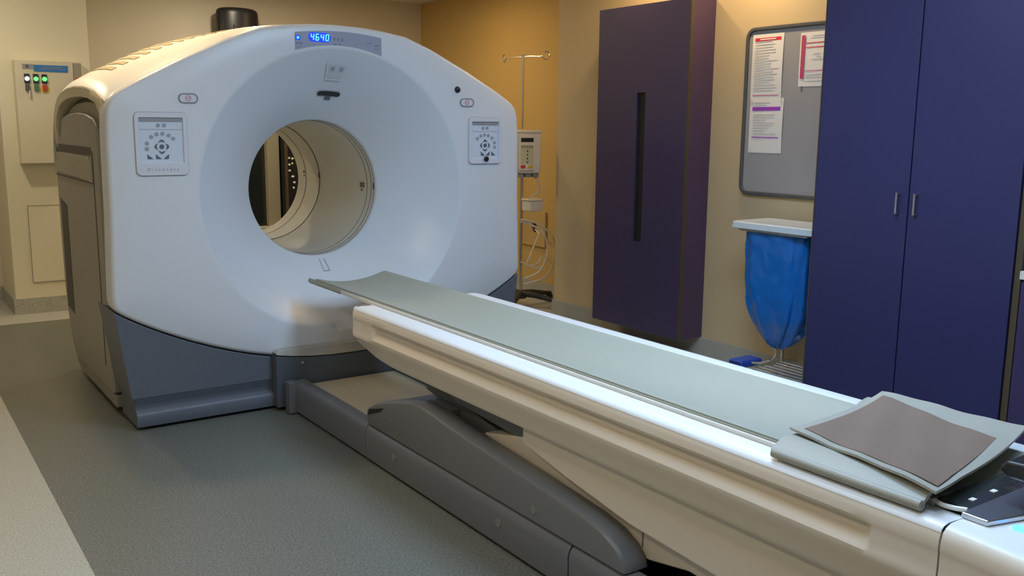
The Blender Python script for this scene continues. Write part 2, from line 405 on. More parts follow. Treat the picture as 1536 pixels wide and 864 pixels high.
# small chrome marks on the rear ring
bore_mark('chrome_mark', 1.16, 143, .03, .02, 'chrome', rr_, .347); bore_mark('chrome_mark', 1.16, 128, .015, .015, 'chrome', rr_, .347)

# rear face
rings = [ring_at(1.41, lambda k: RADS[k] - .06), ring_at(1.42, lambda k: .46), ring_at(1.415, lambda k: .38), ring_at(1.39, lambda k: .340)]
bm = B(); loft(bm, rings, cap0=False, cap1=False); obj('rear_cover', bm, 'shell_white', g, smooth=50)

# roof
TOPX = [(x, z) for x, z in HALF if z > 1.49] + [(1.058, 1.468)]
def cy_(y): return y if y < 1.2 else 1.2 + (y - 1.2) * .75
def z0(x): return interp(abs(x), TOPX)
CROWN = [(.05, -.004), (.10, .018), (.24, .05), (.47, .073), (.7, .080), (.9, .074), (1.07, .058), (1.18, .032), (1.277, -.005), (1.35, -.06), (1.42, -.15), (1.47, -.26), (1.495, -.40)]
CROWN = [(cy_(a), b) for a, b in CROWN]
def roof_z(x, y):
    wgt = interp(abs(x), [(0, .25), (.40, .28), (.50, .42), (.58, .62), (.66, .8), (.8, .92), (1, 1)]); c = interp(y, CROWN)
    return z0(x) + (c * wgt if c > 0 else c * .8)
ys = [.05, .08, .12, .18, .24, .32, .4, .5, .6, .7, .8, .9, 1.0, 1.1, 1.18, 1.24, 1.3, 1.35, 1.39, 1.43, 1.46, 1.48, 1.493]
ys = [cy_(a) for a in ys]
xs = [-1.058 + 2.116 * k / 80 for k in range(81)]
bm = B(); loft(bm, [[(x, y, roof_z(x, y)) for x in xs] for y in ys], closed=False)
roof = obj('roof_cover', bm, 'shell_white', g, smooth=60)
for i in range(11):
    x = -.94 + .052 * i
    bm = B(); yy = [.38, .48, .58, .68, .80]
    loft(bm, [[(x - .012, y, roof_z(x - .012, y) + .0005), (x + .012, y, roof_z(x + .012, y) + .0005), (x + .012, y, roof_z(x + .012, y) + .004), (x - .012, y, roof_z(x - .012, y) + .004)] for y in yy])
    obj('vent_slot', bm, 'vent_tan', roof, smooth=0)

# the two ends
def end(s):
    X = lambda v: s * v
    outer = [(.09, .56), (.09, .9), (.09, 1.3), (.09, 1.468 + interp(.09, CROWN))] + [(y, 1.468 + (interp(y, CROWN) if interp(y, CROWN) > 0 else .8 * interp(y, CROWN))) for y in [cy_(q) for q in (.24, .4, .55, .7, .9, 1.07, 1.2, 1.277, 1.35, 1.42, 1.47)]] + [(1.415, 1.1), (1.415, .6), (1.40, .4)]
    inner = [(.115, .56), (.115, .9), (.115, 1.25), (.125, 1.385), (.25, 1.465), (.4, 1.487), (.55, 1.497), (.7, 1.500), (.9, 1.494), (1.05, 1.478), (1.17, 1.452), (1.25, 1.41), (1.31, 1.35), (1.38, 1.25), (1.42, 1.15), (1.44, 1.0), (1.44, .6), (1.42, .4)]
    inner = [(cy_(a), b) for a, b in inner]
    bm = B(); tk = lambda y, z: 0 if (y < .6 or z > 1.30) else .026
    r = [[(X(1.035 - tk(y, z)), y, z) for y, z in outer], [(X(1.054 - tk(y, z)), y, z) for y, z in outer], [(X(1.060 - tk(y, z)), y * .96 + .04 * yi, z * .92 + .08 * zi) for (y, z), (yi, zi) in zip(outer, inner)], [(X(1.058 - tk(y, z)), y, z) for y, z in inner], [(X(.985), y, z) for y, z in inner]]
    loft(bm, r, closed=False)
    ep = obj('end_rim', bm, 'end_white', g, smooth=50)
    inn = [(.115, .12)] + inner + [(1.33, .12)]
    obj('recess_panel', prism(B(), inn, 0, X(.975), X(.99)), 'recess_dark', g, smooth=0)
    ln = [(.20, 1.20), (.20, 1.38), (.27, 1.438), (.4, 1.462), (.55, 1.474), (.7, 1.478), (.9, 1.472), (1.05, 1.455), (1.17, 1.425), (1.25, 1.38), (1.31, 1.28), (1.35, 1.15)]
    obj('recess_liner', prism(B(), ln, 0, X(.985), X(1.015)), 'liner_tan', g, bevel=.008)
    sp_ = [(.34, .10), (.34, 1.25), (.345, 1.36), (.42, 1.397), (.6, 1.418), (.8, 1.425), (1.0, 1.42), (1.2, 1.405), (1.36, 1.375), (1.44, 1.31), (1.46, 1.2), (1.47, .8), (1.455, .48), (1.42, .33), (1.36, .2), (1.28, .115), (1.2, .10)]
    pn = obj('side_panel', prism(B(), sp_, 0, X(.992), X(1.042)), 'side_grey', g, bevel=.012, seg=3)
    obj('panel_seam', bx((X(1.0385), .455, .22), (X(1.0435), .47, 1.245)), 'recess_dark', pn, smooth=0)
    obj('slot', bx((X(1.034), .49, 1.222), (X(1.0435), 1.43, 1.262)), 'recess_dark', pn, smooth=0)
    obj('handle_plate', prism(B(), [(.475, 1.215), (1.455, 1.215), (1.45, 1.11), (1.1, 1.108), (.8, 1.105), (.475, 1.095)], 0, X(1.035), X(1.05)), 'side_plate', pn, bevel=.004)
    obj('plate_edge', bx((X(1.045), .478, 1.092), (X(1.0505), 1.45, 1.096)), 'recess_dark', pn, smooth=0)
    obj('fastener', cyl(B(), (.50, 1.212), .008, 0, X(1.045), X(1.056)), 'chrome', pn)
    obj('air_inlet', prism(B(), [(1.205, .94), (1.39, .965), (1.385, .36), (1.20, .345)], 0, X(1.036), X(1.0435)), 'recess_dark', pn, smooth=0)
    sk = [(.34, .03), (1.2, .03), (1.29, .06), (1.33, .09), (.34, .09)]
    obj('side_skirt', prism(B(), sk, 0, X(.97), X(1.030)), 'side_grey', g, bevel=.006)
end(-1); end(1)

# grey base under the white shell
ARC = [(1.083, .557), (1.03, .522), (.96, .481), (.866, .433), (.76, .385), (.66, .346), (.56, .312), (.47, .286), (.375, .264)]
for s in (-1, 1):
    up = [(s * x, z) for x, z in ARC] + [(s * .375, .150), (s * 1.028, .150)]
    b_ = obj('base_panel', prism(B(), up, 1, .014, .335), 'base_grey', g, bevel=.004)
    prof = [(.05, .0), (.0, .0)]
    bm = B()
    rings = []
    for x, dy in ((s * 1.012, .0), (s * .375, 0)):
        k = 1.0
        rings.append([(x, .30, .018), (x, .010, .018), (x, .004, .04), (x, .005, .072), (x, .012, .084), (x, .034, .094), (x, .036, .106), (x, .026, .124), (x, .016, .150), (x, .30, .150)])
    loft(bm, rings)
    obj('base_kick_panel', bm, 'base_grey', g, smooth=50)
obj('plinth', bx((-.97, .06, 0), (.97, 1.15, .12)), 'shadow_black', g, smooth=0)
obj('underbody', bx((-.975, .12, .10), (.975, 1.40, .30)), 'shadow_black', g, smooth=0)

# centre cover between gantry and table
arcb = [(-.375, .278), (-.3, .266), (-.2, .256), (-.1, .251), (0, .250), (.1, .251), (.2, .256), (.3, .266), (.375, .278)]
bm = B(); loft(bm, [[(x, -.045 - .02 * (1 - (x / .375) ** 2), z) for x, z in arcb + [(.375, .02), (-.375, .02)]], [(x, .14, z) for x, z in arcb + [(.375, .02), (-.375, .02)]]])
cc = obj('centre_cover', bm, 'cover_dark', g, bevel=.003)
bm = B(); loft(bm, [[(x, -.052 - .02 * (1 - (x / .38) ** 2), z) for x, z in [(a, b + .005) for a, b in arcb] + [(.378, .292), (.365, .304), (-.365, .304), (-.378, .292)]], [(x, .14, z) for x, z in [(a, b + .005) for a, b in arcb] + [(.378, .292), (.365, .304), (-.365, .304), (-.378, .292)]]])
obj('cover_lip', bm, 'lip_grey', g, bevel=.004)
obj('screw', cyl(B(), (-.25, .235), .007, 1, -.062, -.05), 'chrome', cc)

# display over the bore
dsp = []
def disp_patch(x0, x1, zlo, zhi, y, n=30):
    bm = B(); lo = [(x0 + (x1 - x0) * k / n) for k in range(n + 1)]
    a = [(x, y, zlo(x)) for x in lo]; b = [(x, y, zhi(x)) for x in lo]
    a2 = [(x, y + .004, z) for x, _, z in a]; b2 = [(x, y + .004, z) for x, _, z in b]
    vs = [[bm.verts.new(p) for p in q] for q in (a, b, b2, a2)]
    for i in range(4):
        for k in range(n): bm.faces.new((vs[i][k], vs[i][k + 1], vs[(i + 1) % 4][k + 1], vs[(i + 1) % 4][k]))
    bm.faces.new([v[0] for v in vs]); bm.faces.new([v[-1] for v in vs]); return bm
zlo = lambda x: ZC + math.sqrt(.704 ** 2 - x * x)
zhi = lambda x: 1.818 - .34 * x * x
dp = obj('display_panel', disp_patch(-.216, .231, zlo, zhi, -.003), 'display_grey', g, smooth=0)
obj('digit_glow', prism(B(), rrect(-.094, 1.785, .112, .042, .018), 1, -.0045, -.002), 'led_glow', dp, smooth=0)  # blue halo of the digits, built as a glowing plate behind them
SEG = {'4': 'bcfg', '6': 'acdefg', '0': 'abcdef'}
def seven(ch, cx, cz, w_, h_, t_):
    L_ = {'a': (0, 1, 1), 'g': (0, 0, 1), 'd': (0, -1, 1), 'f': (-1, .5, 0), 'b': (1, .5, 0), 'e': (-1, -.5, 0), 'c': (1, -.5, 0)}
    bm = B(); sl = .12
    for q in SEG[ch]:
        u_, v_, hor = L_[q]; x = cx + u_ * w_ / 2; z = cz + v_ * h_ / 2
        if hor: pts = [(x - w_ / 2, z - t_ / 2), (x + w_ / 2, z - t_ / 2), (x + w_ / 2, z + t_ / 2), (x - w_ / 2, z + t_ / 2)]
        else: pts = [(x - t_ / 2, z - h_ / 4), (x + t_ / 2, z - h_ / 4), (x + t_ / 2, z + h_ / 4), (x - t_ / 2, z + h_ / 4)]
        pts = [(a + (b - cz) * sl, b) for a, b in pts]
        prism(bm, pts, 1, -.0065, -.004)
    return bm
for ch, x in zip('4640', (-.131, -.106, -.081, -.056)):
    obj('digit', seven(ch, x, 1.785, .013, .028, .0045), 'led_digit', dp, smooth=0)
obj('indicator_light', prism(B(), rrect(-.203, 1.778, .022, .022, .004), 1, -.0055, -.002), 'led_glow', dp, smooth=0)  # blue glow round the small indicator, drawn as an emissive square
obj('indicator_light', prism(B(), rrect(-.203, 1.778, .011, .011, .002), 1, -.0065, -.004), 'led_digit', dp, smooth=0)
for x, z, a, b in ((-.205, 1.753, .014, .010), (-.187, 1.753, .010, .012), (-.198, 1.735, .020, .003), (-.018, 1.782, .008, .014), (.002, 1.781, .008, .014), (.022, 1.780, .008, .014), (-.018, 1.757, .010, .006), (.008, 1.757, .010, .006), (.165, 1.772, .022, .004), (.203, 1.762, .016, .006), (.2, 1.745, .010, .004), (.1, 1.765, .006, .004)):
    obj('display_icon', bx((x - a / 2, -.005, z - b / 2), (x + a / 2, -.002, z + b / 2)), 'display_mark', dp, smooth=0)

# the two control panels
def control(s, label, knob):
    cx = s * .844; zc_ = 1.287 if s < 0 else 1.300; H = .272 if s < 0 else .245; W_ = .222 if s < 0 else .208
    o_ = rrect(cx, zc_, W_, H, .022); zi = zc_ + H / 2 - .022
    hh = .195; ww = W_ - .036
    i_ = rrect(cx, zi - hh / 2, ww, hh, .004)
    fr_ = obj('control_panel', ringprism(B(), o_, i_, 1, -.010, .004), 'panel_frame', g, bevel=.002)
    fr_['label'] = label
    edge = obj('panel_outline', ringprism(B(), rrect(cx, zc_, W_ + .006, H + .006, .024), rrect(cx, zc_, W_, H, .022), 1, -.0015, .004), 'outline_grey', fr_, smooth=0)
    obj('keypad', bx((cx - ww / 2, -.0012, zi - hh), (cx + ww / 2, .004, zi)), 'panel_face', fr_, smooth=0)
    obj('keypad_slot', bx((cx - ww / 2 + .002, -.0035, zi - .018), (cx + ww / 2 - .002, 0, zi - .002)), 'panel_slot', fr_, smooth=0)
    obj('keypad_divider', bx((cx - ww / 2 + .002, -.0022, zi - .052), (cx + ww / 2 - .002, 0, zi - .050)), 'panel_slot', fr_, smooth=0)
    kx, kz = cx + s * -.0, zi - .125
    for dx in (-.012, .014): obj('button', cyl(B(), (cx + s * .0 + dx, zi - .033), .0085, 1, -.004, 0, 14), 'button_grey', fr_)
    for a in ((-100, -75, -42, -18, 5, 30, 52) if s < 0 else (100, 75, 45, 20, -2, -25, -50)):
        t = math.radians(a); obj('button', cyl(B(), (kx + .064 * math.sin(t), kz + .056 * math.cos(t)), .0088, 1, -.004, 0, 14), 'button_grey', fr_)
    obj('button', cyl(B(), (kx, kz), .010, 1, -.005, 0, 16), 'button_dark', fr_)
    for a in (0, 90, 180, 270):
        t = math.radians(a); c_, s_ = math.cos(t), math.sin(t); P = [(-.014, .018), (-.009, .026), (0, .032), (.009, .026), (.014, .018), (0, .0225)]
        obj('arrow_button', prism(B(), [(kx + x * c_ + z * s_, kz - x * s_ + z * c_) for x, z in P], 1, -.005, 0), 'button_dark', fr_, smooth=0)
    for dx, m_ in ((-.052 * (1 if s < 0 else -1), 1), (-.016, 1), (.018, -1)):
        x = kx + dx; z = kz - .043
        obj('arrow_button', prism(B(), [(x - .011 * m_, z + .010), (x + .013 * m_, z - .010), (x - .009 * m_, z - .010)], 1, -.005, 0), 'button_dark', fr_, smooth=0)
    if knob:
        obj('jog_knob', cyl(B(), (cx, zc_ - H / 2 + .026), .0135, 1, -.024, -.009, 24), 'black_plastic', fr_, bevel=.003)
    else:
        bm = text_bm('Discovery', .019, Matrix.Translation((cx, -.0108, zc_ - H / 2 + .026)) @ FACE_MY, spacing=1.75)
        obj('lettering', bm, 'button_grey', fr_, smooth=0)
    # emergency stop pill above
    px, pz = (-.72, 1.487) if s < 0 else (.729, 1.500)
    pl = obj('emergency_stop', ringprism(B(), rrect(px, pz, .086, .044, .0215), rrect(px, pz, .074, .033, .016), 1, -.006, .002), 'pill_ring', g, bevel=.001)
    obj('stop_cover', prism(B(), rrect(px, pz, .074, .033, .016), 1, -.003, .002), 'panel_frame', pl, smooth=0)
    obj('stop_symbol', ringprism(B(), [(px + .013 * math.cos(k * PI / 8), pz + .013 * math.sin(k * PI / 8)) for k in range(16)], [(px + .009 * math.cos(k * PI / 8), pz + .009 * math.sin(k * PI / 8)) for k in range(16)], 1, -.005, -.002), 'pill_red', pl, smooth=0)
    obj('stop_symbol', bx((px - .008, -.005, pz - .002), (px + .008, -.002, pz + .002)), 'pill_red', pl, smooth=0)
control(-1, 'left control panel with lettering under the keypad', False)
control(1, 'right control panel with a round black knob', True)
bm = B(); loft(bm, [[(.671 + .0175 * a * math.cos(k * PI / 10), -.001 - .014 * math.sqrt(max(0, 1 - a * a)), 1.565 + .0175 * a * math.sin(k * PI / 10)) for k in range(20)] for a in (1, .92, .75, .5, .25, .05)])
obj('camera_dome', bm, 'black_plastic', g)
# details on the funnel surface
def fpt(r, a, off): # point on funnel, angle a (deg from up, + right)
    t = math.radians(a); n_r, n_y = -.62, -.78
    rr = r + n_r * off * .9; return (math.sin(t) * rr, fy(r) + n_y * off, ZC + math.cos(t) * rr)
def fpatch(name, m, r0, r1, a0, a1, off, par, rnd=0, n=12, a0b=None, a1b=None):
    bm = B(); rows = []
    a0b = a0 if a0b is None else a0b; a1b = a1 if a1b is None else a1b
    for i in range(n + 1):
        u = i / n; r = r0 + (r1 - r0) * u
        e = 0 if not rnd else rnd * (1 - math.sqrt(max(0, 1 - (2 * u - 1) ** 2)))
        A0 = a0 + (a0b - a0) * u + e; A1 = a1 + (a1b - a1) * u - e
        rows.append([fpt(r, A0 + (A1 - A0) * k / n, off) for k in range(n + 1)])
    bot = [[fpt_ for fpt_ in row] for row in rows]
    loft(bm, rows, closed=False)
    bmesh.ops.recalc_face_normals(bm, faces=bm.faces)
    r = bmesh.ops.extrude_face_region(bm, geom=bm.faces[:])
    vs = [e for e in r['geom'] if isinstance(e, bmesh.types.BMVert)]
    for v in vs:
        v.co.y += .003
    return obj(name, bm, m, par, smooth=0)
mp = fpatch('microphone_recess', 'funnel_white', .625, .545, -3.4, 7.8, .0035, funnel, a0b=-2.4, a1b=6.2)
fpatch('recess_face', 'recess_blue', .619, .556, -2.4, 6.8, .0050, mp, a0b=-1.6, a1b=5.4)
for a in (.0, 4.4): fpatch('speaker_hole', 'display_grey', .608, .590, a - .9, a + .9, .0062, mp)
fpatch('laser_window', 'black_plastic', .494, .472, -4.4, 10, .003, funnel, rnd=1.3)
fpatch('laser_sensor', 'button_dark', .468, .452, 1.2, 5.0, .003, funnel)
bm = B()
for (r0, r1, a0, a1) in ((.364, .366, 177.5, 181.3), (.425, .427, 175.5, 179.3), ):
    pass
lb = fpatch('funnel_marking', 'pill_ring', .4225, .4245, 175.2, 179.6, .0015, funnel)
bm.free()
for a in (175.2, 179.4): fpatch('funnel_marking', 'pill_ring', .4235, .368, a, a + .25, .0015, funnel)

# ================================================================== THE PATIENT TABLE
t = thing('patient_table', 'long cream patient table on a low grey base extending from the scanner', 'patient table', (0, -2.3, 0))
# base rails
segs = [(-.07, -.872), (-.878, -2.238), (-2.244, -4.1)]
RP = [(.310, .012), (.312, .118), (.306, .138), (.296, .150), (.282, .155), (.245, .155), (.245, .012)]
for s in (-1, 1):
    for y1, y0 in segs:
        rl = obj('base_rail', loft_bm := prism(B(), [(s * x, z) for x, z in RP], 1, y0, y1), 'rail_grey', t, bevel=.0025)
        for yc in (-1.129, -1.869, -2.8):
            if y0 < yc < y1: obj('cap', cyl(B(), (yc, .088), .0145, 0, s * .3105, s * .3145, 20), 'cap_grey', rl, bevel=.001)
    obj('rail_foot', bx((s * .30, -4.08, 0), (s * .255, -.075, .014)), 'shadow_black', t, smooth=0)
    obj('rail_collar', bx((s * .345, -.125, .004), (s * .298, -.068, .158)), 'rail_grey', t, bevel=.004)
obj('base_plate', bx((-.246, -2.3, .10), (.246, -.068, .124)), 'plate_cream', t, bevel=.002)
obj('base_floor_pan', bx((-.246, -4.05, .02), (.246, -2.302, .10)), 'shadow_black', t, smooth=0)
# swing-arm covers
ARM = [(-.872, .160), (-.868, .222), (-.95, .262), (-1.05, .294), (-1.15, .319), (-1.24, .338), (-1.31, .345), (-1.40, .338), (-1.55, .322), (-1.75, .306), (-1.95, .291), (-2.15, .275),
       (-2.30, .262), (-2.38, .246), (-2.44, .218), (-2.475, .185), (-2.48, .160)]
for s in (-1, 1):
    bm = B(); rings = []
    for x, ins in ((.302, .016), (.298, .006), (.288, 0), (.222, 0), (.214, .004), (.210, .014)):
        ring = []
        for i, (y, z) in enumerate(ARM):
            cy, cz = -1.65, .18
            f_ = 1 - ins / 1.2
            ring.append((s * x, cy + (y - cy) * f_, z - (ins if z > .17 else 0)))
        rings.append(ring)
    loft(bm, rings)
    a_ = obj('arm_cover', bm, 'arm_grey', t, smooth=35)
    obj('cap', cyl(B(), (-2.051, .196), .014, 0, s * .3005, s * .3045, 20), 'cap_grey', a_, bevel=.001)
    obj('finger_recess', prism(B(), [(-.885, .198), (-.90, .226), (-1.03, .262), (-1.0, .24), (-.93, .214)], 0, s * .300, s * .3035), 'shadow_black', a_, smooth=0)
obj('arm_cross_panel', prism(B(), [(y, z - .004) for y, z in ARM[1:8]] + [(-1.40, .20), (-.90, .20)], 0, -.21, .21), 'arm_grey', t, bevel=.003)
# lift mechanism inside
bm = B()
for s in (-1, 1):
    for y0, z0_, y1, z1_ in ((-1.15, .15, -2.3, .40), (-1.15, .38, -2.35, .15)):
        d = Vector((0, y1 - y0, z1_ - z0_)).normalized(); nn = Vector((0, -d.z, d.y)) * .03
        prism(bm, [(y0 + nn.y, z0_ + nn.z), (y1 + nn.y, z1_ + nn.z), (y1 - nn.y, z1_ - nn.z), (y0 - nn.y, z0_ - nn.z)], 0, s * .13, s * .17)
obj('scissor_lift', bm, 'arm_grey', t, bevel=.002)
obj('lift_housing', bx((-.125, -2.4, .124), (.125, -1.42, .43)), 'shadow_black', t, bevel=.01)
obj('link_arm', prism(B(), [(-1.40, .40), (-1.40, .372), (-1.93, .345), (-1.98, .372), (-1.90, .43)], 0, -.205, .205), 'rail_grey', t, bevel=.004)
# lower cream covers
obj('lower_cover', prism(B(), [(-1.93, .44), (-1.93, .372), (-2.15, .33), (-2.45, .285), (-2.9, .26), (-4.15, .25), (-4.15, .44)], 0, -.262, .262), 'table_cream', t, bevel=.006)
obj('leg_cover', prism(B(), [(-1.62, .31), (-1.9, .372), (-4.1, .372), (-4.1, .19), (-3.0, .19), (-2.63, .205), (-2.475, .175), (-2.0, .17), (-1.7, .24)], 0, -.208, .208), 'table_cream', t, bevel=.006)
obj('cover_joint', bx((-.2095, -2.452, .205), (-.2075, -2.447, .285)), 'seam', t, smooth=0)
# main body, lofted along y
def body_section(y, gr, zb, sx=1.0, zt=0.0, inset=0.0):
    """gr: depth of the long hand groove, zb: bottom height"""
    P = [(.0, .598), (.220, .598), (.2255, .633), (.285, .637), (.300, .634), (.309, .626), (.314, .612), (.316, .596),
         (.315 - gr * .08, .589), (.314 - gr * .85, .583), (.314 - gr, .574), (.314 - gr * .85, .556), (.315 - gr * .22, .537), (.317, .530), (.316, .514)]
    lowz = [(.305, .80), (.301, .25), (.294, .06), (.280, 0)]
    for x, k in lowz: P.append((x, zb + (.510 - zb) * k))
    P.append((0, zb))
    L_ = [(x * sx - (inset if x > .2 else 0), z + (zt if z > .6 else 0)) for x, z in P]
    R_ = [(-x, z) for x, z in L_[-2:0:-1]]
    return [(x, y, z) for x, z in L_ + R_]
ysec = [(-.742, 0, .520, .93, -.018, .02), (-.750, 0, .508, .965, -.008, .01), (-.765, 0, .498, .985, -.003, .004), (-.80, 0, .485, 1, 0, 0), (-.88, 0, .466, 1, 0, 0), (-.955, 0, .450, 1, 0, 0), (-.962, .012, .449, 1, 0, 0),
        (-.975, .022, .448, 1, 0, 0), (-1.0, .028, .445, 1, 0, 0), (-1.09, .030, .438, 1, 0, 0), (-1.3, .030, .438, 1, 0, 0), (-2.0, .030, .438, 1, 0, 0), (-2.8, .030, .438, 1, 0, 0), (-3.17, .030, .438, 1, 0, 0), (-3.195, .028, .438, 1, 0, 0), (-3.212, .020, .438, 1, 0, 0), (-3.222, .010, .438, 1, 0, 0),
        (-3.228, 0, .438, 1, 0, 0), (-3.372, 0, .438, 1, 0, 0)]
bm = B(); loft(bm, [body_section(*a) for a in ysec])
body = obj('table_body', bm, 'table_cream', t, smooth=32)
# table top, the cool overhead light on it put into a whiter colour
def skin(y, k=1, dz=0, s=1): return [(s * x * k, y, z + dz) for x, z in ((.3105, .625), (.3085, .6305), (.3015, .6365), (.285, .6395), (.2265, .6365), (.2265, .630), (.300, .626))]
for s in (-1, 1):
    bm = B(); loft(bm, [skin(-.755, .96, -.005, s), skin(-.775, .985, -.001, s), skin(-.81, 1, 0, s), skin(-3.372, 1, 0, s)])
    obj('lit_top', bm, 'table_top_lit', t, smooth=50)
obj('front_top_cap', bx((-.222, -.83, .5985), (.222, -.762, .604)), 'table_top_lit', t, bevel=.002)
ysec2 = [(-3.376, 0, .438, 1, 0, 0), (-3.45, 0, .438, 1.02, 0, 0), (-3.7, 0, .438, 1.10, 0, 0), (-4.1, 0, .438, 1.16, 0, 0), (-4.2, 0, .45, 1.12, -.02, 0)]
bm = B(); loft(bm, [body_section(*a) for a in ysec2]); obj('rear_housing', bm, 'table_cream', t, smooth=45)
sk2 = ((-.300, .634), (-.285, .6395), (.285, .6395), (.300, .634), (.295, .630), (-.295, .630))
bm = B(); loft(bm, [[(x * k, y, z) for x, z in sk2] for y, k in ((-3.376, 1), (-3.45, 1.02), (-3.7, 1.10), (-4.1, 1.16))])
obj('lit_rear_top', bm, 'table_top_lit', t, smooth=50)  # same light-whitened top carried on over the rear housing
obj('mounting_plate', bx((-.295, -.80, .6395), (-.235, -.775, .6405)), 'seam', t, smooth=0)
# cradle
def tz(x, depth=.040, ze=.648): return ze - depth * (1 - (abs(x) / .21) ** 2.0)
def cradle_ring(y, lift=0, w_=1.0):
    xs_ = [-.21 + .42 * k / 24 for k in range(25)]
    top = [(x * w_, y, tz(x) + lift) for x in xs_]
    bot = [(x * w_, y, max(.600, tz(x) - .022) + lift) for x in xs_[::-1]]
    return [(-.216 * w_, y, .634 + lift)] + top + [(.216 * w_, y, .634 + lift)] + bot
bm = B(); loft(bm, [cradle_ring(-.065, .001, .975), cradle_ring(-.072, 0, .99), cradle_ring(-.09), cradle_ring(-.70)] )
cr_ = obj('cradle', bm, 'cradle_olive', t, smooth=45)
def cr2(y):
    xs_ = [-.21 + .42 * k / 24 for k in range(25)]
    return [(-.216, y, .634)] + [(x, y, tz(x)) for x in xs_] + [(.216, y, .634), (.19, y, .602), (-.19, y, .602)]
bm = B(); loft(bm, [cr2(-.70), cr2(-3.30)]); obj('cradle_bed', bm, 'cradle_olive', t, smooth=45)
bm = B()
for s in (-1, 1): box(bm, (s * .2145, -3.30, .630), (s * .2205, -.46, .6465))
obj('cradle_rail', bm, 'cradle_rail', t, bevel=.0015)

# mattress in the cradle
def mrow(y, e=0):
    xs_ = [-.172 + .378 * k / 28 for k in range(29)]
    top = [(x * (1 - e), y, tz(x) + .0085 - (.004 if k in (0, 28) else 0)) for k, x in enumerate(xs_)]
    bot = [(x * (1 - e), y, tz(x) + .0006) for x in xs_[::-1]]
    return top + bot
bm = B(); loft(bm, [mrow(-.062, .012)] + [mrow(-.07 - 3.2 * k / 40) for k in range(41)])
mt = obj('table_mattress', bm, 'mattress_vinyl', smooth=50, loc=(0, -1.7, .61))
tag(mt, 'long thin grey-green vinyl mattress lying in the curved table top', 'mattress')

# folded mats at the near end
def sheet(name, corners, zf, th, m, loc, parent=None, n=22, inset=0, wave=0):
    A, Bq, Cq, D = [Vector((*c, 0)) for c in corners]   # A far-left, B far-right, C near-right, D near-left (u: A->B along the table, v: A->D across)
    bm = B(); rows = []
    for i in range(n + 1):
        u = inset + (1 - 2 * inset) * i / n; row = []
        for j in range(n + 1):
            v = inset + (1 - 2 * inset) * j / n
            p = (A * (1 - u) + Bq * u) * (1 - v) + (D * (1 - u) + Cq * u) * v
            row.append((p.x, p.y, zf(p.x, p.y, u, v) + wave * math.sin(9 * u + 5 * v) * .5))
        rows.append(row)
    top = [[bm.verts.new(p) for p in r] for r in rows]; bot = [[bm.verts.new((p[0], p[1], p[2] - th)) for p in r] for r in rows]
    for i in range(n):
        for j in range(n):
            bm.faces.new((top[i][j], top[i + 1][j], top[i + 1][j + 1], top[i][j + 1])); bm.faces.new((bot[i][j], bot[i][j + 1], bot[i + 1][j + 1], bot[i + 1][j]))
    for i in range(n):
        bm.faces.new((top[i][0], bot[i][0], bot[i + 1][0], top[i + 1][0])); bm.faces.new((top[i][n], top[i + 1][n], bot[i + 1][n], bot[i][n]))
        bm.faces.new((top[0][i], top[0][i + 1], bot[0][i + 1], bot[0][i])); bm.faces.new((top[n][i], bot[n][i], bot[n][i + 1], top[n][i + 1]))
    return obj(name, bm, m, parent, smooth=60, loc=loc)
def zlow(x, y, u, v):
    z = .678 - .020 * max(0, 1 - ((x + .02) / .2) ** 2)
    if x < -.235: z -= .45 * (abs(x) - .235) ** 1.15
    return z
lo_c = [(.215, -2.845), (.250, -3.20), (-.288, -3.318), (-.290, -2.945)]
lm = sheet('folded_mat', lo_c, zlow, .012, 'mat_vinyl', (0, -3.1, .66))
tag(lm, 'folded pale grey vinyl mat rolled over the near edge of the table', 'mat')
bm = B()
pts = [(-.289, -2.952, .6545), (-.290, -3.05, .6545), (-.290, -3.2, .6545), (-.288, -3.316, .6545)]
tube(bm, pts, .0115, 14); obj('rolled_edge', bm, 'mat_vinyl', lm)
def zup(x, y, u, v):
    z = .700 - .024 * max(0, 1 - ((x + .01) / .26) ** 2)
    z += .010 * v * v * (1 - u) * 0 - .010 * max(0, v - .75) * 4 * u
    return z + .0025 * math.sin(7 * u + 3 * v) + .0012 * math.sin(19 * u - 8 * v)
up_c = [(.235, -2.872), (.248, -3.245), (-.275, -3.335), (-.190, -2.915)]
um = sheet('positioning_mat', up_c, zup, .006, 'mat_vinyl', (0, -3.1, .68))
tag(um, 'curved grey-bordered mat with a brown centre panel lying on top of the folded mat', 'mat')
sheet('brown_panel', [(.206, -2.895), (.145, -3.228), (-.250, -3.323), (-.165, -2.938)], lambda x, y, u, v: zup(x, y, (u * .9 + .05), (v * .86 + .09)) + .0022, .0015, 'mat_brown', None, um)

# hardware at the near end of the table
pl = thing('table_end_plate', 'steel end plate with a dark tinted window behind the folded mats', 'metal plate', (-.05, -3.37, .64))
obj('tinted_panel', bx((-.205, -3.372, .640), (.06, -3.30, .647)), 'glass_dark', pl, bevel=.001)
for x, y in ((-.155, -3.345), (-.075, -3.345)): obj('screw_cover', bx((x - .008, y - .005, .647), (x + .008, y + .005, .6485)), 'paper', pl, smooth=0)
obj('steel_flange', prism(B(), [(-.245, -3.425), (-.245, -3.372), (.10, -3.372), (.10, -3.52), (.05, -3.52), (-.13, -3.455)], 2, .640, .652), 'steel', pl, bevel=.003)
bm = B()
for k in range(9): box(bm, (-.03 + .011 * k, -3.372, .6475), (-.024 + .011 * k, -3.335, .650))
obj('vent_grille', bm, 'chrome', pl, smooth=0)
bm = B(); tube(bm, spline([(-.228, -3.306, .650), (-.231, -3.325, .647), (-.229, -3.35, .648), (-.222, -3.372, .650)], 6), .005, 10)
obj('edge_strip', bm, 'cradle_rail', pl)
